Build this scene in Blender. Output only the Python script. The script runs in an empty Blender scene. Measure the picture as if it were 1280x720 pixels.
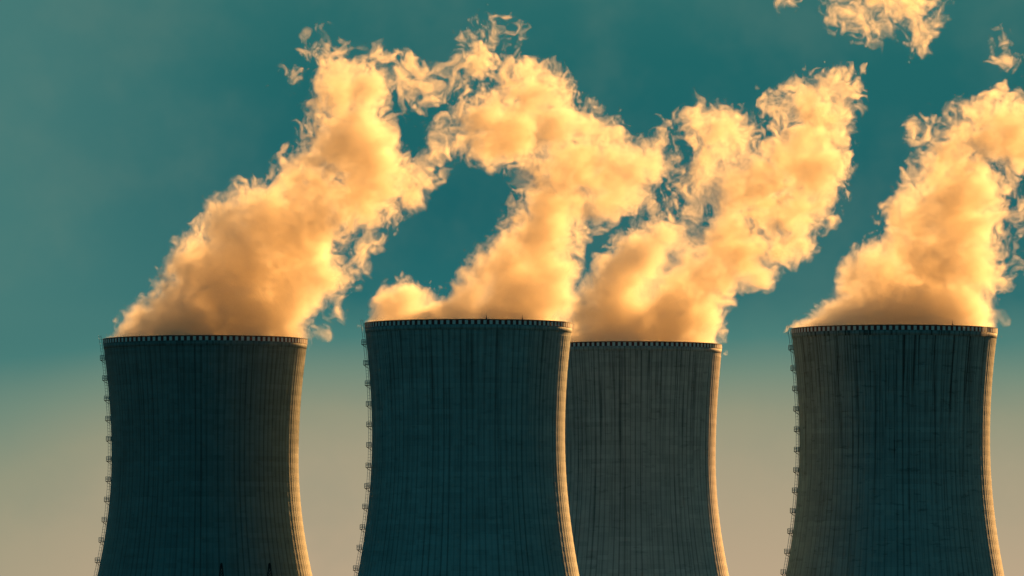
import bpy, math, random
import numpy as np
from mathutils import Vector

C = bpy.context.scene.collection
scene = bpy.context.scene
R = math.radians
PI = math.pi

# ------------------------------------------------------------------ camera
F_PX = 12750.0                 # focal length in pixels of a 1280 px wide frame
Y_H = 934.0                    # pixel row of the eye-level horizon (below the frame)
EYE = 2.0
PITCH = math.atan((Y_H - 360.0) / F_PX)
cam_d = bpy.data.cameras.new('camera')
cam = bpy.data.objects.new('camera', cam_d); C.objects.link(cam)
cam_d.sensor_width = 36.0
cam_d.lens = 36.0 * F_PX / 1280.0
cam_d.clip_start = 1.0
cam_d.clip_end = 90000.0
cam.location = (0, 0, EYE)
cam.rotation_euler = (PI / 2 + PITCH, 0, 0)
scene.camera = cam


def at(px, py, Y):
    """world point at depth Y whose picture position is (px, py) in 1280x720 pixels"""
    cx, cy = (px - 640.0) / F_PX, (360.0 - py) / F_PX
    cp, sp = math.cos(PITCH), math.sin(PITCH)
    dy, dz = cp - cy * sp, sp + cy * cp
    return Vector((cx / dy * Y, Y, EYE + dz / dy * Y))


# ------------------------------------------------------------------ light and air
SUN_AZ, SUN_EL = R(26.0), R(14.0)      # azimuth measured from the view direction to the right
sun_d = bpy.data.lights.new('sun', 'SUN')
sun = bpy.data.objects.new('sun', sun_d); C.objects.link(sun)
sun_d.energy = 5.0
sun_d.angle = R(0.5)
sun_d.color = (1.0, 0.475, 0.135)
to_sun = Vector((math.sin(SUN_AZ) * math.cos(SUN_EL), math.cos(SUN_AZ) * math.cos(SUN_EL), math.sin(SUN_EL)))
sun.rotation_euler = to_sun.to_track_quat('Z', 'Y').to_euler()
sun.location = (800, 1500, 600)

EXPOSURE = 0.78
scene.view_settings.view_transform = 'Standard'
scene.view_settings.look = 'None'
scene.view_settings.gamma = 1.0
scene.view_settings.use_curve_mapping = False
scene.view_settings.exposure = EXPOSURE

scene.render.engine = 'CYCLES'
cy = scene.cycles
cy.max_bounces = 24
cy.diffuse_bounces = 2
cy.glossy_bounces = 2
cy.transmission_bounces = 4
cy.volume_bounces = 9
cy.transparent_max_bounces = 1024
cy.use_denoising = True
cy.use_adaptive_sampling = True
cy.adaptive_threshold = 0.03
cy.sample_clamp_indirect = 6.0
try:
    cy.denoiser = 'OPENIMAGEDENOISE'
    cy.denoising_input_passes = 'RGB_ALBEDO_NORMAL'
except Exception:
    pass


def srgb(r, g, b):
    f = lambda c: (c / 12.92 if c <= 0.04045 else ((c + 0.055) / 1.055) ** 2.4)
    return (f(r / 255), f(g / 255), f(b / 255), 1.0)


class Nodes:
    """small helper to write node trees in one line per node"""
    def __init__(self, tree):
        self.t = tree; self.n = tree.nodes; self.l = tree.links
        self.n.clear()

    def add(self, kind, **kw):
        nd = self.n.new(kind)
        for k, v in kw.items():
            setattr(nd, k, v)
        return nd

    def put(self, sock, v):
        if hasattr(v, 'is_output'):
            self.l.new(v, sock)
        else:
            sock.default_value = v

    def math(self, op, a, b=0.0, c=0.0, clamp=False):
        nd = self.n.new('ShaderNodeMath'); nd.operation = op; nd.use_clamp = clamp
        for i, v in enumerate((a, b, c)):
            self.put(nd.inputs[i], v)
        return nd.outputs[0]

    def ss(self, x, lo, hi):
        nd = self.n.new('ShaderNodeMapRange'); nd.interpolation_type = 'SMOOTHSTEP'
        self.put(nd.inputs[0], x)
        nd.inputs[1].default_value = lo; nd.inputs[2].default_value = hi
        return nd.outputs[0]

    def mix(self, f, a, b, mode='MIX'):
        nd = self.n.new('ShaderNodeMix'); nd.data_type = 'RGBA'; nd.blend_type = mode
        self.put(nd.inputs[0], f); self.put(nd.inputs[6], a); self.put(nd.inputs[7], b)
        return nd.outputs[2]

    def noise(self, vec, scale, detail=4.0, rough=0.55, dim='3D'):
        nd = self.n.new('ShaderNodeTexNoise'); nd.noise_dimensions = dim
        if vec is not None:
            self.l.new(vec, nd.inputs['Vector'])
        nd.inputs['Scale'].default_value = scale
        nd.inputs['Detail'].default_value = detail
        nd.inputs['Roughness'].default_value = rough
        return nd.outputs[0]

    def ramp(self, f, stops, interp='LINEAR'):
        nd = self.n.new('ShaderNodeValToRGB')
        cr = nd.color_ramp; cr.interpolation = interp
        while len(cr.elements) < len(stops):
            cr.elements.new(0.5)
        for e, (p, c) in zip(cr.elements, stops):
            e.position = p; e.color = c
        self.put(nd.inputs[0], f)
        return nd.outputs[0]

    def xyz(self, x, y, z):
        nd = self.n.new('ShaderNodeCombineXYZ')
        for i, v in enumerate((x, y, z)):
            self.put(nd.inputs[i], v)
        return nd.outputs[0]

    def split(self, v):
        nd = self.n.new('ShaderNodeSeparateXYZ'); self.l.new(v, nd.inputs[0])
        return nd.outputs


world = bpy.data.worlds.new('World')
scene.world = world
world.use_nodes = True
W = Nodes(world.node_tree)
tc = W.add('ShaderNodeTexCoord')
dx, dy, dz = W.split(tc.outputs['Generated'])
elev = W.math('ARCSINE', dz)                                   # radians above the horizon
azim = W.math('ARCTAN2', dx, dy)                               # radians right of the view
# haze bank: 0 at the horizon .. 1 at 5 degrees up; the bank lies lower far to the left
bank = W.noise(tc.outputs['Generated'], 22.0, 2.0, 0.5)
left = W.ss(azim, -0.029, -0.054)
veil = W.ss(W.math('ADD', azim, W.math('MULTIPLY', W.math('SUBTRACT', bank, 0.5), 0.02)), -0.016, -0.054)
e2 = W.math('ADD', W.math('MULTIPLY', elev, W.math('SUBTRACT', 1.0, W.math('MULTIPLY', left, 0.383))), W.math('MULTIPLY', left, 0.0168))
e2 = W.math('ADD', e2, W.math('MULTIPLY', W.math('SUBTRACT', bank, 0.5), 0.004))
K = 1.0 / 0.0873
row = lambda py: math.atan((Y_H - py) / F_PX) * K
tone = W.math('MULTIPLY', e2, K, clamp=True)
sky = W.ramp(tone, [
    (0.0, srgb(196, 168, 130)),
    (row(720), srgb(188, 164, 135)),
    (row(580), srgb(168, 156, 129)),
    (row(520), srgb(150, 149, 124)),
    (row(470), srgb(116, 138, 121)),
    (row(425), srgb(70, 122, 117)),
    (row(370), srgb(33, 102, 106)),
    (row(250), srgb(20, 92, 98)),
    (row(80), srgb(26, 97, 99)),
    (row(-60), srgb(46, 107, 105)),
    (1.0, srgb(34, 98, 102))])
veil_hi = W.math('MULTIPLY', veil, W.ss(e2, math.atan((Y_H - 455) / F_PX), math.atan((Y_H - 385) / F_PX)))
sky = W.mix(W.math('MULTIPLY', veil_hi, 0.92), sky, srgb(72, 121, 117))
# away from the sun's side the low warm haze gives way to plain teal air
off = W.math('ABSOLUTE', W.math('SUBTRACT', azim, SUN_AZ))
sky = W.mix(W.ss(off, 0.8, 1.5), sky, srgb(8, 88, 102))
# thin high haze: slow, faint mottling of the air
mott = W.noise(tc.outputs['Generated'], 75.0, 4.0, 0.55)
sky = W.mix(W.math('MULTIPLY', W.ss(mott, 0.40, 0.75), 0.20), sky, srgb(112, 134, 120))
lin = W.add('ShaderNodeVectorMath', operation='SCALE')
W.put(lin.inputs[0], sky); lin.inputs[3].default_value = 2.0 ** -EXPOSURE
bg = W.add('ShaderNodeBackground')
W.put(bg.inputs[0], lin.outputs[0]); bg.inputs[1].default_value = 0.97
nishita = W.add('ShaderNodeTexSky', sky_type='NISHITA')
nishita.sun_disc = False
nishita.sun_elevation = SUN_EL
nishita.sun_rotation = SUN_AZ
nishita.air_density = 1.0; nishita.dust_density = 1.0; nishita.ozone_density = 4.0
tinted = W.mix(1.0, nishita.outputs[0], (0.006, 0.02, 0.019, 1), 'MULTIPLY')
bg2 = W.add('ShaderNodeBackground')
W.put(bg2.inputs[0], tinted); bg2.inputs[1].default_value = 0.05
both = W.add('ShaderNodeAddShader')
W.l.new(bg.outputs[0], both.inputs[0]); W.l.new(bg2.outputs[0], both.inputs[1])
wo = W.add('ShaderNodeOutputWorld')
W.l.new(both.outputs[0], wo.inputs[0])


# ------------------------------------------------------------------ helpers
def new_mat(name):
    m = bpy.data.materials.new(name); m.use_nodes = True
    return m, Nodes(m.node_tree)


def finish(N, color, rough=0.8, bump=None, strength=0.3, dist=0.05, metallic=0.0):
    b = N.add('ShaderNodeBsdfPrincipled')
    N.put(b.inputs['Base Color'], color); N.put(b.inputs['Roughness'], rough)
    b.inputs['Metallic'].default_value = metallic
    if bump is not None:
        bp = N.add('ShaderNodeBump'); bp.inputs['Strength'].default_value = strength
        bp.inputs['Distance'].default_value = dist
        N.put(bp.inputs['Height'], bump); N.l.new(bp.outputs[0], b.inputs['Normal'])
    o = N.add('ShaderNodeOutputMaterial'); N.l.new(b.outputs[0], o.inputs[0])


def mesh_np(name, co, quads, mats, mat_index=None, smooth=True):
    me = bpy.data.meshes.new(name)
    nv, nf = len(co), len(quads)
    me.vertices.add(nv)
    me.vertices.foreach_set('co', np.ascontiguousarray(co, dtype=np.float32).ravel())
    me.loops.add(nf * 4)
    me.loops.foreach_set('vertex_index', np.ascontiguousarray(quads, dtype=np.int32).ravel())
    me.polygons.add(nf)
    me.polygons.foreach_set('loop_start', np.arange(0, nf * 4, 4, dtype=np.int32))
    me.polygons.foreach_set('loop_total', np.full(nf, 4, dtype=np.int32))
    for m in mats:
        me.materials.append(m)
    if mat_index is not None:
        me.polygons.foreach_set('material_index', np.ascontiguousarray(mat_index, dtype=np.int32))
    me.polygons.foreach_set('use_smooth', np.full(nf, smooth, dtype=bool))
    me.update(calc_edges=True)
    return me


class MB:
    """collects boxes and bars; build() links them as ONE mesh object"""
    def __init__(self):
        self.v = []; self.f = []

    def hexa(self, pts):
        b = len(self.v); self.v += [tuple(p) for p in pts]
        for q in ((0, 3, 2, 1), (4, 5, 6, 7), (0, 1, 5, 4), (1, 2, 6, 5), (2, 3, 7, 6), (3, 0, 4, 7)):
            self.f.append(tuple(b + i for i in q))

    def box(self, x0, x1, y0, y1, z0, z1):
        self.hexa([(x0, y0, z0), (x1, y0, z0), (x1, y1, z0), (x0, y1, z0),
                   (x0, y0, z1), (x1, y0, z1), (x1, y1, z1), (x0, y1, z1)])

    def bar(self, a, b, r, r2=None, n=6):
        a, b = Vector(a), Vector(b); r2 = r if r2 is None else r2
        d = (b - a).normalized()
        u = d.orthogonal().normalized(); w = d.cross(u)
        s = len(self.v)
        for p, q in ((a, r), (b, r2)):
            for k in range(n):
                t = 2 * PI * k / n
                self.v.append(tuple(p + u * (math.cos(t) * q) + w * (math.sin(t) * q)))
        for k in range(n):
            j = (k + 1) % n
            self.f.append((s + k, s + j, s + n + j, s + n + k))
        self.f.append(tuple(s + n - 1 - k for k in range(n)))
        self.f.append(tuple(s + n + k for k in range(n)))

    def mesh(self, name, mat):
        me = bpy.data.meshes.new(name)
        me.from_pydata(self.v, [], self.f); me.materials.append(mat); me.update()
        return me


def link(name, me, parent=None, loc=None):
    o = bpy.data.objects.new(name, me); C.objects.link(o)
    if parent is not None:
        o.parent = parent
    if loc is not None:
        o.location = loc
    return o


def tag(o, label=None, cat=None, group=None, kind=None):
    for k, v in (('label', label), ('category', cat), ('group', group), ('kind', kind)):
        if v:
            o[k] = v
    return o


# ------------------------------------------------------------------ materials
def concrete_shell():
    m, N = new_mat('weathered_concrete')
    tc = N.add('ShaderNodeTexCoord')
    oi = N.add('ShaderNodeObjectInfo')
    x, y, z = N.split(tc.outputs['Object'])
    ang = N.math('ARCTAN2', y, x)
    seed = N.math('MULTIPLY', oi.outputs['Random'], 90.0)
    arc = N.math('ADD', N.math('MULTIPLY', ang, 28.0), seed)          # metres round the shell
    tone = N.split(oi.outputs['Color'])                               # r: lightness, g: staining, b: warmth
    # board marks of the climbing formwork: each lift has its own slight tone, with a joint line
    lift = N.math('DIVIDE', z, 1.5)
    liftid = N.math('FLOOR', lift)
    joint = N.math('LESS_THAN', N.math('FRACT', lift), 0.09)
    panel = N.math('FLOOR', N.math('DIVIDE', arc, 3.3))
    wn = N.add('ShaderNodeTexWhiteNoise', noise_dimensions='2D')
    N.put(wn.inputs['Vector'], N.xyz(panel, liftid, 0.0))
    wl = N.add('ShaderNodeTexWhiteNoise', noise_dimensions='1D')
    N.put(wl.inputs['W'], N.math('ADD', liftid, seed))
    v = N.math('ADD', 0.88, N.math('MULTIPLY', wn.outputs[0], 0.17))
    v = N.math('ADD', v, N.math('MULTIPLY', N.math('SUBTRACT', wl.outputs[0], 0.5), 0.11))
    v = N.math('SUBTRACT', v, N.math('MULTIPLY', joint, 0.07))
    # run-off streaks, narrow round the shell and tens of metres long
    streak = N.noise(N.xyz(N.math('MULTIPLY', arc, 0.8), N.math('MULTIPLY', z, 0.022), seed), 1.0, 5.0, 0.7)
    fine = N.noise(N.xyz(N.math('MULTIPLY', arc, 2.1), N.math('MULTIPLY', z, 0.03), seed), 1.0, 3.0, 0.6)
    from_top = N.ss(N.math('ADD', z, N.math('MULTIPLY', N.math('SUBTRACT', streak, 0.5), 90.0)), 72.0, 116.0)
    s1 = N.ss(streak, 0.50, 0.66)
    s2 = N.ss(fine, 0.52, 0.66)
    st = N.math('ADD', N.math('MULTIPLY', s1, N.math('ADD', 0.15, N.math('MULTIPLY', from_top, 0.28))),
                N.math('MULTIPLY', s2, N.math('ADD', 0.22, N.math('MULTIPLY', from_top, 0.3))))
    # grime held along the meridional ribs, unequal from rib to rib
    rib = N.math('MULTIPLY', N.math('ADD', ang, PI), 106.0 / (2 * PI))
    rn = N.add('ShaderNodeTexWhiteNoise', noise_dimensions='1D')
    N.put(rn.inputs['W'], N.math('ADD', N.math('FLOOR', rib), seed))
    rf = N.math('FRACT', rib)
    groove = N.math('MULTIPLY', N.ss(rf, 0.10, 0.24), N.ss(rf, 0.50, 0.34))
    gstr = N.math('MULTIPLY', N.math('ADD', 0.12, N.math('MULTIPLY', rn.outputs[0], 0.38)), N.math('ADD', 0.5, streak))
    v = N.math('MULTIPLY', v, N.math('SUBTRACT', 1.0, N.math('MULTIPLY', groove, gstr)))
    # patches of repair and efflorescence
    blot = N.noise(N.xyz(N.math('MULTIPLY', arc, 0.05), N.math('MULTIPLY', z, 0.09), seed), 1.0, 6.0, 0.62)
    patch = N.noise(N.xyz(N.math('MULTIPLY', arc, 0.22), N.math('MULTIPLY', z, 0.7), seed), 1.0, 4.0, 0.65)
    v = N.math('MULTIPLY', v, N.math('ADD', 0.72, N.math('MULTIPLY', blot, 0.56)))
    v = N.math('MULTIPLY', v, N.math('SUBTRACT', 1.0, N.math('MULTIPLY', N.math('MULTIPLY', N.ss(patch, 0.57, 0.68), 0.30), tone[1])))
    v = N.math('MULTIPLY', v, N.math('ADD', 1.0, N.math('MULTIPLY', N.ss(patch, 0.30, 0.22), 0.35)))
    v = N.math('MULTIPLY', v, N.math('SUBTRACT', 1.0, N.math('MULTIPLY', st, tone[1], clamp=True)))
    v = N.math('MULTIPLY', v, tone[0])
    col = N.mix(tone[2], (0.72, 1.0, 1.03, 1), (1.06, 0.93, 0.87, 1))
    sc = N.add('ShaderNodeVectorMath', operation='SCALE')
    N.put(sc.inputs[0], col); N.put(sc.inputs[3], v)
    finish(N, sc.outputs[0], 0.75, v, 0.3, 0.05)
    return m


def parapet_paint():
    m, N = new_mat('red_white_parapet_paint')
    tc = N.add('ShaderNodeTexCoord')
    x, y, z = N.split(tc.outputs['Object'])
    ang = N.math('ARCTAN2', y, x)
    k = N.math('FRACT', N.math('MULTIPLY', ang, 106.0 / (2 * PI)))
    red = N.math('GREATER_THAN', k, 0.5)
    w = N.noise(tc.outputs['Object'], 0.9, 5.0, 0.65)
    white = N.mix(w, (0.5, 0.52, 0.53, 1), (0.85, 0.84, 0.82, 1))
    rd = N.mix(w, (0.09, 0.010, 0.012, 1), (0.17, 0.03, 0.024, 1))
    finish(N, N.mix(red, white, rd), 0.6)
    return m


def simple(name, c0, c1, rough=0.6, scale=1.5, metallic=0.0):
    m, N = new_mat(name)
    tc = N.add('ShaderNodeTexCoord')
    n = N.noise(tc.outputs['Object'], scale, 5.0, 0.6)
    finish(N, N.mix(n, (*c0, 1), (*c1, 1)), rough, metallic=metallic)
    return m


M_SHELL = concrete_shell()
M_PARAPET = parapet_paint()
M_STEEL = simple('galvanised_steel', (0.5, 0.52, 0.52), (0.68, 0.69, 0.68), 0.5, 3.0)
M_DARK = simple('dark_painted_steel', (0.012, 0.013, 0.016), (0.03, 0.03, 0.033), 0.6, 2.0)
M_MAST = simple('rust_brown_mast_paint', (0.012, 0.008, 0.012), (0.022, 0.013, 0.016), 0.8, 2.0)


def field_ground():
    m, N = new_mat('field_grass')
    tc = N.add('ShaderNodeTexCoord')
    a = N.noise(tc.outputs['Object'], 0.004, 6.0, 0.6)
    b = N.noise(tc.outputs['Object'], 0.35, 6.0, 0.65)
    c = N.mix(a, (0.016, 0.05, 0.026, 1), (0.035, 0.06, 0.034, 1))
    c = N.mix(N.math('MULTIPLY', b, 0.6), c, (0.012, 0.036, 0.018, 1))
    finish(N, c, 0.95, b, 0.6, 0.3)
    return m


def steam(name, sigma, skin=0.0):
    m, N = new_mat(name)
    v = N.add('ShaderNodeVolumePrincipled')
    v.inputs['Color'].default_value = (0.958, 0.905, 0.815, 1)
    v.inputs['Density'].default_value = sigma
    v.inputs['Anisotropy'].default_value = 0.55
    o = N.add('ShaderNodeOutputMaterial')
    N.l.new(v.outputs[0], o.inputs[1])
    if skin:
        t = N.add('ShaderNodeBsdfTransparent'); d = N.add('ShaderNodeBsdfTranslucent')
        d.inputs[0].default_value = (0.9, 0.9, 0.9, 1)
        mx = N.add('ShaderNodeMixShader'); mx.inputs[0].default_value = skin
        N.l.new(t.outputs[0], mx.inputs[1]); N.l.new(d.outputs[0], mx.inputs[2])
        N.l.new(mx.outputs[0], o.inputs[0])
    return m


STEAM = [steam('faint_steam', 0.03, 0.008), steam('thin_steam', 0.06), steam("steam", 0.11), steam("dense_steam", 0.26)]

# ------------------------------------------------------------------ ground
gm = MB()
n = 24; ext = 45000.0
xs = [-ext + 2 * ext * i / n for i in range(n + 1)]
gm.v = [(x, y, 0.0) for y in xs for x in xs]
gm.f = [(j * (n + 1) + i, j * (n + 1) + i + 1, (j + 1) * (n + 1) + i + 1, (j + 1) * (n + 1) + i) for j in range(n) for i in range(n)]
tag(link('ground', gm.mesh('ground', field_ground())), kind='structure')


# ------------------------------------------------------------------ cooling towers
PAR_H = 1.5


def ring(name, prof, nseg, mat, smooth=True):
    """closed ring from a profile of (radius, z) points"""
    prof = np.array(prof); m = len(prof)
    t = np.arange(nseg) * 2 * PI / nseg
    co = np.stack([np.outer(np.cos(t), prof[:, 0]), np.outer(np.sin(t), prof[:, 0]), np.tile(prof[:, 1], (nseg, 1))], -1).reshape(-1, 3)
    i, j = np.meshgrid(np.arange(nseg), np.arange(m), indexing='ij')
    i2, j2 = (i + 1) % nseg, (j + 1) % m
    q = np.stack([i * m + j, i2 * m + j, i2 * m + j2, i * m + j2], -1).reshape(-1, 4)
    return mesh_np(name, co, q, [mat], smooth=smooth)


class Tower:
    def __init__(self, cx, half, ytop, ywaist, whalf, ylow, lhalf, look, label, ladder=True, rods=(), seed=0):
        d = 3000.0 * 128.0 / half
        self.d = d; self.mpp = d / F_PX; mpp = self.mpp
        top = at(cx, ytop, d)
        base = Vector((top.x, d, 0.0))
        self.H = top.z                                   # top of the parapet
        self.R = half * mpp
        zs = top.z - PAR_H                               # top of the concrete
        zw = at(cx, ywaist, d).z; a = whalf * mpp
        Rs = self.R - 0.14
        bu = (zs - zw) / math.sqrt((Rs / a) ** 2 - 1)
        dl = zw - at(cx, ylow, d).z
        bl = dl / math.sqrt((lhalf / whalf) ** 2 - 1)
        rad = lambda z: a * math.sqrt(1 + ((z - zw) / (bu if z > zw else bl)) ** 2)
        self.rad = rad
        root = bpy.data.objects.new('cooling_tower', None); C.objects.link(root)
        root.location = base
        root.empty_display_size = 5
        tag(root, label, 'cooling tower', 'cooling towers of the power station')
        self.root = root
        # shell with meridional ribs outside, smooth inside
        nr = 106; per = 6; ns = nr * per
        bump = np.array([0.0, 0.0, 0.0, 0.02, 0.035, 0.02] * nr)
        rows = 84
        zz = np.concatenate([np.linspace(0.3, zs - 2.6, rows), [zs - 2.2, zs - 0.02]])
        ro = np.array([rad(z) for z in zz])
        amp = np.ones(len(zz)); amp[-2:] = 0.0
        t = np.arange(ns) * 2 * PI / ns
        rng = np.random.default_rng(seed)
        wob = np.zeros((ns, len(zz)))
        for k in range(5):                               # centimetres of real out-of-roundness
            wob += 0.02 * np.sin(t[:, None] * rng.integers(2, 14) + rng.random() * 6 + zz[None] * rng.uniform(-.08, .08))
        lift = 0.02 * ((np.arange(len(zz)) % 2) * 2 - 1)
        rr = ro[None] + bump[:, None] * amp[None] + (wob + lift[None]) * amp[None]
        thick = 0.45
        ri = np.repeat((ro - thick)[None], ns, 0)
        allr = np.concatenate([rr, ri[:, ::-1]], 1)
        allz = np.concatenate([zz, zz[::-1]])
        m = len(allz)
        co = np.stack([allr * np.cos(t)[:, None], allr * np.sin(t)[:, None], np.repeat(allz[None], ns, 0)], -1).reshape(-1, 3)
        i, j = np.meshgrid(np.arange(ns), np.arange(m), indexing='ij')
        i2, j2 = (i + 1) % ns, (j + 1) % m
        q = np.stack([i * m + j, i2 * m + j, i2 * m + j2, i * m + j2], -1).reshape(-1, 4)
        sh = link('shell', mesh_np('shell', co, q, [M_SHELL], smooth=False), root)
        sh.color = (*look, 1)
        # ring beam under the gallery, painted parapet, thin handrail
        beam = link('ring_beam', ring('ring_beam', [(rad(zs - 1.5) - 0.05, zs - 1.5), (rad(zs - 1.4) + 0.08, zs - 1.4), (Rs + 0.08, zs - 0.004), (Rs - 0.05, zs - 0.004)], 212, M_SHELL), root)
        beam.color = (look[0] * 0.9, look[1], look[2], 1)
        P0, P1 = self.R - 0.28, self.R
        link('parapet', ring('parapet', [(P1, zs), (P1, zs + 1.2), (P0, zs + 1.2), (P0, zs)], 424, M_PARAPET, False), root)
        link('coping', ring('coping', [(P1 + 0.04, zs + 1.204), (P1 + 0.04, zs + PAR_H), (P0 - 0.08, zs + PAR_H), (P0 - 0.08, zs + 1.204)], 212, M_DARK, False), root)
        for px, hgt in rods:
            c = (px - cx) * mpp / (self.R - 0.15)
            ph = -math.acos(max(-1, min(1, c)))
            rb = MB(); rb.bar((0, 0, -0.02), (0, 0, hgt), 0.09, 0.05); rb.bar((0, 0, 0), (0, 0, 0.4), 0.2, 0.14)
            link('lightning_rod', rb.mesh('lightning_rod', M_DARK), root,
                 ((self.R - 0.15) * math.cos(ph), (self.R - 0.15) * math.sin(ph), zs + PAR_H))
        if ladder:
            self.ladder(zs, mpp)

    def ladder(self, zs, mpp):
        # caged ladder up the flank, slightly towards the camera of the left outline
        rad = self.rad
        ph = PI + 0.03
        er = Vector((math.cos(ph), math.sin(ph), 0)); et = Vector((-math.sin(ph), math.cos(ph), 0))
        P = lambda z, out, s: er * (rad(z) + out) + et * s + Vector((0, 0, z))
        top = zs + PAR_H + 1.0
        lb = MB()
        zt = np.arange(3.0, top, 3.0).tolist() + [top]
        for s in (-0.25, 0.25):
            for z0, z1 in zip(zt, zt[1:]):
                lb.bar(P(z0, 0.32, s), P(z1, 0.32, s), 0.07, n=5)
        for s in (-0.3, 0.0, 0.3):                     # cage straps
            for z0, z1 in zip(zt, zt[1:]):
                lb.bar(P(z0, 0.98, s), P(z1, 0.98, s), 0.065, n=4)
        z = 3.0
        k = 0
        while z < top:
            lb.bar(P(z, 0.32, -0.25), P(z, 0.32, 0.25), 0.03, n=4)
            if k % 2 == 0:                             # hoops and wall ties
                lb.bar(P(z, 0.32, -0.25), P(z, 0.98, -0.3), 0.04, n=4)
                lb.bar(P(z, 0.32, 0.25), P(z, 0.98, 0.3), 0.04, n=4)
                lb.bar(P(z, 0.98, -0.3), P(z, 0.98, 0.3), 0.04, n=4)
            if k % 6 == 0:
                lb.bar(P(z, 0.02, 0), P(z, 0.34, 0), 0.05, n=4)
            z += 0.45; k += 1
        lad = link('ladder', lb.mesh('ladder', M_STEEL), self.root)
        # landing platforms
        pb = MB()
        pb.box(-0.05, 1.55, -0.85, 0.85, -0.16, 0.0)
        pb.bar((0.0, 0.6, -1.1), (1.4, 0.6, -0.1), 0.06); pb.bar((0.0, -0.6, -1.1), (1.4, -0.6, -0.1), 0.06)
        plat_me = pb.mesh('platform', M_DARK)
        rb = MB()
        for x, y in ((1.5, -0.8), (1.5, 0.0), (1.5, 0.8), (0.75, -0.8), (0.75, 0.8), (0.1, -0.8), (0.1, 0.8)):
            rb.bar((x, y, 0.0), (x, y, 1.25), 0.075, n=5)
        for h in (0.45, 0.85, 1.25):
            rb.bar((1.5, -0.8, h), (1.5, 0.8, h), 0.07, n=5)
            for y in (-0.8, 0.8):
                rb.bar((0.1, y, h), (1.5, y, h), 0.07, n=5)
        zp = zs - 4.6
        first = None
        while zp > 38:
            o = link('platform', plat_me, lad)
            o.location = P(zp, 0.03, 0); o.rotation_euler = (0, 0, ph)
            if first is None:
                first = rb.mesh('railing', M_STEEL)
            r = link('railing', first, lad)
            r.location = P(zp, 0.03, 0); r.rotation_euler = (0, 0, ph)
            zp -= 5.95


T1 = Tower(256.5, 128, 424, 572, 116.8, 712, 132.6, (0.24, 0.6, 0.0),
           'dark teal cooling tower with two pylon tips in front of its foot', rods=(), seed=1)
T2 = Tower(585.5, 130, 404, 545, 120.6, 717, 138.0, (0.36, 0.7, 0.0),
           'tallest dark cooling tower, overlapping the flank of the lighter brownish tower', rods=((608.5, 1.1), (653, 1.3)), seed=2)
T3 = Tower(788.0, 114.5, 431, 572, 106.4, 715, 122.0, (0.50, 0.8, 0.85),
           'brown-grey cooling tower partly hidden behind a nearer darker tower', ladder=False, rods=(), seed=3)
T4 = Tower(1118.0, 129, 411, 552, 119.0, 715, 135.5, (0.35, 1.2, 0.2),
           'heavily streaked grey cooling tower standing apart under a plume leaving the frame', rods=((1186, 1.5),), seed=4)


# ------------------------------------------------------------------ steam
def spectral(shape, vox, lo, hi, p, rng):
    """periodic random field with power-law spectrum, unit variance; wavelengths in picture pixels"""
    f = np.fft.rfftn(rng.standard_normal(shape).astype(np.float32))
    k = np.sqrt(np.fft.fftfreq(shape[0], vox)[:, None, None] ** 2 + np.fft.fftfreq(shape[1], vox)[None, :, None] ** 2
                + np.fft.rfftfreq(shape[2], vox)[None, None, :] ** 2).astype(np.float32)
    amp = (k * k + (1.0 / lo) ** 2) ** (-p / 2) * np.exp(-(k * hi * 0.5) ** 2)
    amp[0, 0, 0] = 0
    g = np.fft.irfftn(f * amp, s=shape, axes=(0, 1, 2)).astype(np.float32)
    return g / g.std()


def upsample(A, n):
    for ax in range(3):
        x = np.linspace(0, A.shape[ax] - 1, n[ax])
        i0 = np.minimum(np.floor(x).astype(int), A.shape[ax] - 2); f = (x - i0).astype(np.float32)
        sh = [1, 1, 1]; sh[ax] = -1
        f = f.reshape(sh)
        A = np.take(A, i0, ax) * (1 - f) + np.take(A, i0 + 1, ax) * f
    return A.astype(np.float32)


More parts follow.
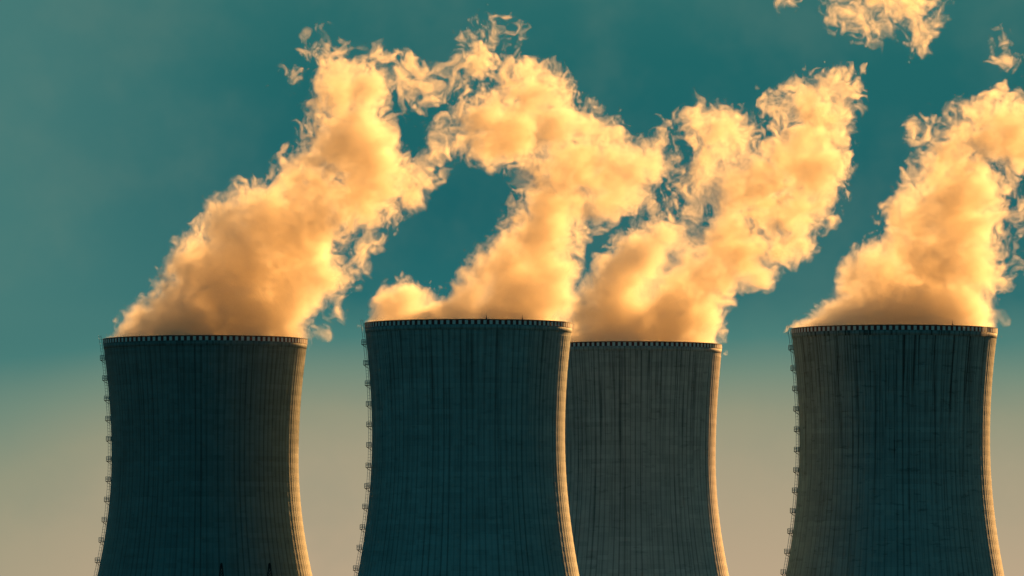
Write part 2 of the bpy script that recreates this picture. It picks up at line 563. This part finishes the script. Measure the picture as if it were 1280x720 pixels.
def surface_nets(Fd, iso):
    """quads (outward) of the region Fd > iso; vertices in grid units"""
    nx, ny, nz = Fd.shape
    ins = Fd > iso
    cnt = np.zeros((nx - 1, ny - 1, nz - 1), np.int8)
    for a in (0, 1):
        for b in (0, 1):
            for c in (0, 1):
                cnt += ins[a:nx - 1 + a, b:ny - 1 + b, c:nz - 1 + c]
    act = (cnt > 0) & (cnt < 8)
    ci = np.argwhere(act)
    idx = np.full(act.shape, -1, np.int32)
    idx[act] = np.arange(len(ci), dtype=np.int32)
    val = {}
    for a in (0, 1):
        for b in (0, 1):
            for c in (0, 1):
                val[a, b, c] = Fd[ci[:, 0] + a, ci[:, 1] + b, ci[:, 2] + c] - iso
    acc = np.zeros((len(ci), 3), np.float32); num = np.zeros(len(ci), np.float32)
    for ax in range(3):
        for p in (0, 1):
            for q in (0, 1):
                c0 = [p, q]; c0.insert(ax, 0); c1 = [p, q]; c1.insert(ax, 1)
                v0, v1 = val[tuple(c0)], val[tuple(c1)]
                m = (v0 > 0) != (v1 > 0)
                t = np.where(m, v0 / np.where(m, v0 - v1, 1), 0)
                for k in range(3):
                    if k == ax:
                        acc[:, k] += np.where(m, t, 0)
                    else:
                        acc[:, k] += np.where(m, c0[k], 0)
                num += m
    pos = ci.astype(np.float32) + acc / np.maximum(num, 1)[:, None]
    quads = []
    for ax in range(3):
        o1, o2 = [(1, 2), (2, 0), (0, 1)][ax]
        sl0 = [slice(None)] * 3; sl1 = [slice(None)] * 3
        sl0[ax] = slice(0, -1); sl1[ax] = slice(1, None)
        a, b = ins[tuple(sl0)], ins[tuple(sl1)]
        ch = a != b
        e = np.argwhere(ch)
        lim = act.shape
        ok = (e[:, o1] > 0) & (e[:, o2] > 0) & (e[:, o1] < lim[o1]) & (e[:, o2] < lim[o2])
        e = e[ok]
        up = a[ch][ok]
        def cell(d1, d2):
            c = e.copy(); c[:, o1] += d1; c[:, o2] += d2
            return idx[c[:, 0], c[:, 1], c[:, 2]]
        q = np.stack([cell(-1, -1), cell(0, -1), cell(0, 0), cell(-1, 0)], 1)
        q[~up] = q[~up][:, ::-1]
        quads.append(q)
    return pos, np.concatenate(quads)


ISO = (-0.08, 0.15, 0.52, 1.35)


def steam_mesh(name, Y0, blobs, tower=None, seed=0, vox=1.65, holes=(), depth=70.0, wid=26.0, amp=0.55):
    """blobs: (x, y, r[, depth offset[, depth stretch]]) in picture pixels at distance Y0"""
    rng = np.random.default_rng(seed)
    mpp = Y0 / F_PX
    B = []
    for b in blobs:
        x, y, r = b[:3]
        dz = b[3] if len(b) > 3 else rng.uniform(-0.35, 0.35) * r
        ds = b[4] if len(b) > 4 else 1.15
        rd = r * ds
        if tower is not None:
            cx, R0, yr, slope = tower
            near = max(0.0, 1.0 - (yr - y) / 130.0)
            full = 0.85 * math.sqrt(max(0.0, (R0 * 0.95) ** 2 - min(abs(x - cx), R0 * 0.93) ** 2))
            rd = rd * (1 - near) + max(rd, full) * near if r > 16 else rd
        B.append((x, y, r, dz, rd))
    m = 22
    x0 = min(b[0] - b[2] for b in B) - m; x1 = max(b[0] + b[2] for b in B) + m
    y0 = min(b[1] - b[2] for b in B) - m; y1 = max(b[1] + b[2] for b in B) + m
    w1 = max(abs(b[3]) + b[4] for b in B) + m
    if tower is not None:
        cx, R0, yr, slope = tower
        x0, x1 = min(x0, cx - R0 - 4), max(x1, cx + R0 + 4)
        y1 = yr + 16; w1 = max(w1, R0 + 4)
    n = [int(math.ceil(v / vox / 4) * 4) for v in (x1 - x0, 2 * w1, y1 - y0)]
    cf = 3
    nc = [v // cf + 1 for v in n]
    X = np.linspace(0, n[0] - 1, nc[0])[:, None, None] * vox + x0
    Wd = np.linspace(0, n[1] - 1, nc[1])[None, :, None] * vox - w1
    Yp = y1 - np.linspace(0, n[2] - 1, nc[2])[None, None, :] * vox      # picture row; grid z runs upwards
    ssum = np.zeros(nc, np.float64)
    kk = 5.0
    for x, y, r, dz, rd in B:
        d = np.sqrt((X - x) ** 2 + (Yp - y) ** 2 + ((Wd - dz) * (r / rd)) ** 2) - r
        ssum += np.exp(np.minimum(-d / kk, 60.0))
    if tower is not None:
        up = np.maximum(0, yr - Yp)
        rr = np.sqrt((X - cx - 0.45 * up) ** 2 + Wd ** 2)
        d = np.maximum((rr + slope * up - (R0 + 4)) / 1.5, np.abs(Yp - (yr - 21)) - 33)
        ssum += np.exp(np.minimum(-d / kk, 60.0))
    sdf = -kk * np.log(ssum + 1e-12) + 4.2
    wl = np.full_like(sdf, wid)
    am = np.full_like(sdf, amp)
    if tower is not None:
        t = np.clip((yr - Yp) / 160.0, 0, 1)
        t2 = np.clip((yr - Yp - 150.0) / 150.0, 0, 1)               # frayed by the wind higher up
        wl = wl * (0.62 + 0.38 * t + 0.25 * t2) + 0 * sdf
        am = am * (0.68 + 0.32 * t + 0.28 * t2) + 0 * sdf
    prof = -sdf / wl
    for hx, hy, hr, hs, tilt in holes:
        c, s = math.cos(tilt), math.sin(tilt)
        u = (X - hx) * c + (Yp - hy) * s; v = -(X - hx) * s + (Yp - hy) * c
        g = np.exp(-((u / (hr * 2.6)) ** 2 + (v / hr) ** 2)) + 0 * Wd
        prof = prof - hs * g * np.maximum(prof, 0.0)
        am = am * (1 - 0.6 * g)
    prof = upsample(prof, n); am = upsample(am, n)
    big = spectral(n, vox, 90.0, 6.0, 2.7, rng)
    puff = spectral(n, vox, 40.0, 3.1, 2.2, rng)
    puff = np.sqrt(puff * puff + 0.02)                   # creased, cauliflower-like folds
    puff = (puff - puff.mean()) / puff.std()
    tur = 0.62 * big + 0.52 * puff
    # swirl the turbulence: every cell near the surface reads it some way off along a smooth eddy field
    edge = np.argwhere(np.abs(prof) < 1.6)
    ed = [spectral([max(8, v // 4) for v in n], vox * 4, 60.0, 14.0, 2.4, rng) for _ in range(3)]
    p = edge.astype(np.float32)
    for ax in range(3):
        p[:, ax] += upsample(ed[ax], n)[tuple(edge.T)] * (9.0 / vox)
    i0 = np.floor(p).astype(np.int32); f = p - i0
    acc = np.zeros(len(edge), np.float32)
    for a in (0, 1):
        for b in (0, 1):
            for c in (0, 1):
                wgt = (f[:, 0] if a else 1 - f[:, 0]) * (f[:, 1] if b else 1 - f[:, 1]) * (f[:, 2] if c else 1 - f[:, 2])
                acc += wgt * tur[(i0[:, 0] + a) % n[0], (i0[:, 1] + b) % n[1], (i0[:, 2] + c) % n[2]]
    tur[tuple(edge.T)] = acc
    rho = prof + am * (1.0 + 0.75 * np.clip(prof, 0, 2)) * tur   # lumpier inside than at the skin
    rho = np.minimum(rho, 6.0)
    rho -= np.maximum(0, -prof - 0.5) * 1.5              # nothing far outside the plume
    if tower is not None:                                # stay inside the mouth of the tower
        Xf = np.arange(n[0])[:, None, None] * vox + x0 - cx
        Wf = np.arange(n[1])[None, :, None] * vox - w1
        Yf = y1 - np.arange(n[2])[None, None, :] * vox
        rr = np.sqrt(Xf ** 2 + Wf ** 2)
        rho = np.where((Yf > yr - 1.0) & (rr > R0 - 3.5) & (rr < R0 + 8), -3.0, rho)
        rho[:, :, :3] = -3.0
    for ax in range(3):
        sl = [slice(None)] * 3
        for e in (0, -1):
            sl[ax] = e; rho[tuple(sl)] = -3.0
    V, Q, MI = [], [], []
    off = 0
    for li, iso in enumerate(ISO):
        p, q = surface_nets(rho, iso)
        V.append(p); Q.append(q + off); MI.append(np.full(len(q), li)); off += len(p)
    V = np.concatenate(V); Q = np.concatenate(Q); MI = np.concatenate(MI)
    xp = V[:, 0] * vox + x0; wd = V[:, 1] * vox - w1; yp = y1 - V[:, 2] * vox
    # origin of the object at the middle of its foot
    if tower is not None:
        org = at(cx, yr, Y0); ox, oy = cx, yr
    else:
        ox, oy = (x0 + x1) / 2, y1
        org = at(ox, oy, Y0)
    co = np.stack([(xp - ox) * mpp, wd * mpp, (oy - yp) * mpp], 1)
    me = mesh_np(name, co, Q, STEAM, MI)
    o = link(name, me, None, org)
    print('STEAM', name, n, 'verts', len(V), 'faces', len(Q), flush=True)
    return o


P1 = [(150, 416, 10), (165, 408, 14), (182, 400, 24), (225, 390, 42), (290, 385, 62), (345, 385, 44), (372, 400, 18), (385, 412, 8),
      (212, 365, 18), (240, 345, 36), (222, 318, 14), (240, 303, 13), (300, 335, 64), (360, 350, 54), (400, 335, 42), (430, 338, 24), (458, 335, 12),
      (283, 290, 36), (275, 262, 16), (300, 258, 16), (335, 285, 58), (395, 290, 58), (440, 298, 36), (470, 290, 18),
      (325, 254, 10), (352, 250, 22), (392, 240, 48), (440, 245, 52), (485, 245, 32), (512, 245, 16), (530, 222, 14),
      (385, 200, 24), (415, 195, 38), (452, 190, 44), (482, 212, 26), (520, 205, 14), (540, 190, 11),
      (425, 160, 28), (458, 150, 26), (395, 130, 20), (384, 114, 24), (377, 96, 15), (398, 96, 14), (412, 82, 12), (425, 106, 24), (428, 86, 8), (465, 103, 29), (500, 99, 23), (530, 103, 19), (553, 105, 12),
      (508, 138, 9), (528, 143, 11), (550, 150, 10), (560, 158, 7), (577, 96, 10), (594, 84, 16), (610, 62, 21), (602, 42, 15), (624, 38, 15), (636, 64, 16), (653, 50, 9), (648, 82, 11), (395, 160, 9), (385, 145, 8), (410, 416, 9), (425, 395, 7)]
H1 = [(503, 158, 13, 1.7, 1.45), (392, 88, 9, 1.3, 0.6), (520, 182, 9, 1.4, 1.2)]
P2 = [(478, 394, 13), (490, 382, 18), (508, 368, 19), (500, 390, 18), (530, 372, 16), (548, 376, 11), (560, 392, 14), (520, 395, 10),
      (595, 380, 30), (640, 370, 55), (685, 375, 34), (705, 385, 14), (598, 340, 20), (630, 335, 44), (680, 335, 40), (708, 330, 16),
      (640, 300, 22), (675, 295, 44), (705, 300, 16), (655, 265, 20), (690, 255, 42), (730, 255, 32), (760, 250, 22), (752, 270, 10),
      (682, 215, 36), (720, 205, 42), (760, 208, 32), (790, 215, 18), (805, 200, 11), (812, 182, 6), (790, 240, 10),
      (592, 168, 26), (600, 150, 30), (615, 140, 36), (618, 178, 26), (640, 165, 34), (655, 150, 42), (690, 155, 42), (725, 165, 28), (750, 160, 14),
      (640, 118, 22), (670, 112, 24), (690, 102, 12), (708, 125, 12), (660, 98, 9), (750, 172, 14), (645, 200, 10)]
P3 = [(715, 415, 12), (735, 395, 30), (780, 390, 48), (840, 390, 52), (878, 400, 26), (893, 410, 12), (752, 360, 20), (780, 350, 34), (760, 325, 11), (775, 318, 9),
      (830, 345, 48), (875, 345, 44), (905, 340, 24), (800, 310, 26), (825, 280, 26), (845, 300, 42), (838, 262, 28), (852, 240, 22), (868, 225, 22), (785, 335, 24), (890, 295, 52), (935, 310, 42), (970, 310, 28), (995, 305, 24), (950, 345, 18), (972, 338, 10),
      (868, 255, 26), (905, 245, 44), (950, 258, 46), (995, 265, 34), (1022, 260, 22), (1040, 240, 14),
      (872, 205, 26), (850, 215, 20), (845, 192, 12), (850, 168, 14), (790, 310, 20), (872, 165, 22), (900, 172, 30), (930, 178, 24), (948, 165, 12), (900, 210, 38), (955, 215, 26), (990, 215, 30), (1020, 215, 32), (1045, 195, 16), (1050, 165, 12),
      (1008, 180, 20), (1025, 155, 22), (1010, 130, 14), (1028, 120, 18), (1048, 108, 11), (1060, 100, 6), (985, 125, 5), (965, 132, 9), (975, 150, 6), (912, 372, 9)]
H3 = [(884, 252, 29, 1.65, -1.15), (842, 322, 19, 1.35, -1.0), (806, 364, 18, 0.7, -0.8), (950, 262, 7, 0.8, 0.3), (943, 324, 6, 0.8, 0.2)]
P4 = [(1005, 408, 8), (1022, 402, 14), (1050, 392, 24), (1095, 385, 36), (1150, 378, 52), (1200, 385, 42), (1228, 390, 18), (1240, 402, 8),
      (1068, 350, 20), (1075, 328, 14), (1110, 338, 42), (1160, 325, 56), (1205, 330, 42), (1232, 335, 18), (1105, 305, 14), (1120, 270, 16), (1150, 285, 42), (1195, 270, 50), (1230, 280, 22),
      (1155, 240, 20), (1182, 230, 36), (1222, 225, 40), (1248, 240, 16), (1172, 195, 24), (1202, 180, 36), (1238, 172, 36), (1270, 165, 42), (1310, 160, 46), (1350, 150, 40),
      (1212, 142, 14), (1235, 136, 16), (1265, 135, 18), (1270, 290, 9), (1262, 312, 12), (1275, 335, 10), (1252, 350, 10), (1238, 310, 26), (1243, 270, 24), (1232, 362, 22), (1228, 340, 30), (1263, 404, 6), (1275, 260, 8)]
PC = [(1040, 8, 8), (1062, 12, 12), (1085, 18, 15), (1112, 4, 22), (1142, 6, 20), (1166, 10, 11), (1152, 38, 9), (1150, 60, 5), (1075, 42, 5), (1070, -26, 22), (1120, -34, 34), (1165, -28, 20), (1163, 28, 6), (1104, 28, 7)]
WA = [(1248, 46, 6), (1255, 57, 7), (1253, 69, 6), (1258, 76, 4)]
WB = [(989, 2, 6), (982, 6, 4)]
WC = [(1146, 164, 7), (1141, 158, 5)]

jobs = [
    ('steam_plume', T1, P1, (256.5, 124, 425, 0.7), H1, 11, 'golden steam plume leaning right from the tower with two pylon tips before it'),
    ('steam_plume', T2, P2, (585.5, 126, 405, 2.6), [(604, 372, 15, 0.95, -1.0)], 22, 'hook-shaped golden steam plume with a curled top over the tallest tower'),
    ('steam_plume', T3, P3, (788.0, 110.5, 432, 1.2), H3, 33, 'wide golden steam plume with a forked top above the brown-grey tower'),
    ('steam_plume', T4, P4, (1118.0, 125, 412, 1.2), (), 44, 'golden steam plume cut by the frame edge above the heavily streaked tower'),
]
for nm, T, bl, tw, ho, sd, lab in jobs:
    o = steam_mesh(nm, T.d, bl, tw, sd, holes=ho)
    tag(o, lab, 'steam plume', 'steam plumes over the cooling towers')
o = steam_mesh('steam_cloud', 3050, PC, None, 55, wid=32, amp=0.62)
tag(o, 'ragged golden cloud of drifted steam cut by the top edge of the frame', 'cloud')
WD = [(386, 60, 5), (391, 50, 6), (400, 45, 6), (408, 44, 4)]
for bl, sd, lab in ((WD, 99, 'small torn wisp of steam just above the top left corner of the first plume'),
                    (WA, 66, 'faint pale wisp of steam alone in the teal sky above the cut-off plume'),
                    (WB, 77, 'tiny wisp of steam just beside the ragged cloud at the top edge'),
                    (WC, 88, 'smallest faint wisp of steam between the ragged cloud and the cut-off plume')):
    o = steam_mesh('steam_wisp', 3050, bl, None, sd, wid=26, amp=0.5)
    tag(o, lab, 'steam wisp', 'stray wisps of steam in the sky')


# ------------------------------------------------------------------ pylon tips before the first tower
def pylon(px, ytip, Y, lean, label):
    tip = at(px, ytip, Y)
    H = tip.z
    b = MB()
    hw = lambda z: 0.16 + (H - z) * 0.11 if z > H - 14 else 0.16 + 14 * 0.11 + (H - 14 - z) * 0.05
    lv = [H - 0.2]
    while lv[-1] > 0.6:
        lv.append(max(0.0, lv[-1] - max(0.9, hw(lv[-1]) * 1.5)))
    P = lambda z, k: Vector(((1, 1, -1, -1)[k] * hw(z), (1, -1, -1, 1)[k] * hw(z), z))
    for z1, z0 in zip(lv, lv[1:]):
        r = 0.13
        for k in range(4):
            b.bar(P(z0, k), P(z1, k), r, n=5)
            j = (k + 1) % 4
            b.bar(P(z0, k), P(z1, j), 0.10, n=4); b.bar(P(z0, j), P(z1, k), 0.10, n=4)
            b.bar(P(z0, k), P(z0, j), 0.10, n=4)
    b.bar((0, 0, H - 1.5), (0, 0, H), 0.24, 0.2)
    for z, L in ((H - 9, 5.0), (H - 15, 6.5), (H - 21, 5.0)):       # cross-arms
        for s in (-1, 1):
            for q in (-1, 1):
                b.bar((s * hw(z), q * hw(z), z), (s * L, 0, z), 0.10, n=5)
                b.bar((s * hw(z + 1.6), q * hw(z + 1.6), z + 1.6), (s * L, 0, z), 0.08, n=5)
            b.bar((s * L, 0, z), (s * L, 0, z - 1.8), 0.13, n=6)
    o = link('power_pylon', b.mesh('power_pylon', M_MAST), None, (tip.x, Y, 0))
    tag(o, label, 'pylon', 'pylon tips before the dark teal tower')


pylon(276.8, 703.5, 2840, 0, 'dark pylon tip before the dark teal tower, nearer its middle')
pylon(337.0, 703.5, 2840, 0, 'dark pylon tip before the dark teal tower, nearer its sunlit edge')
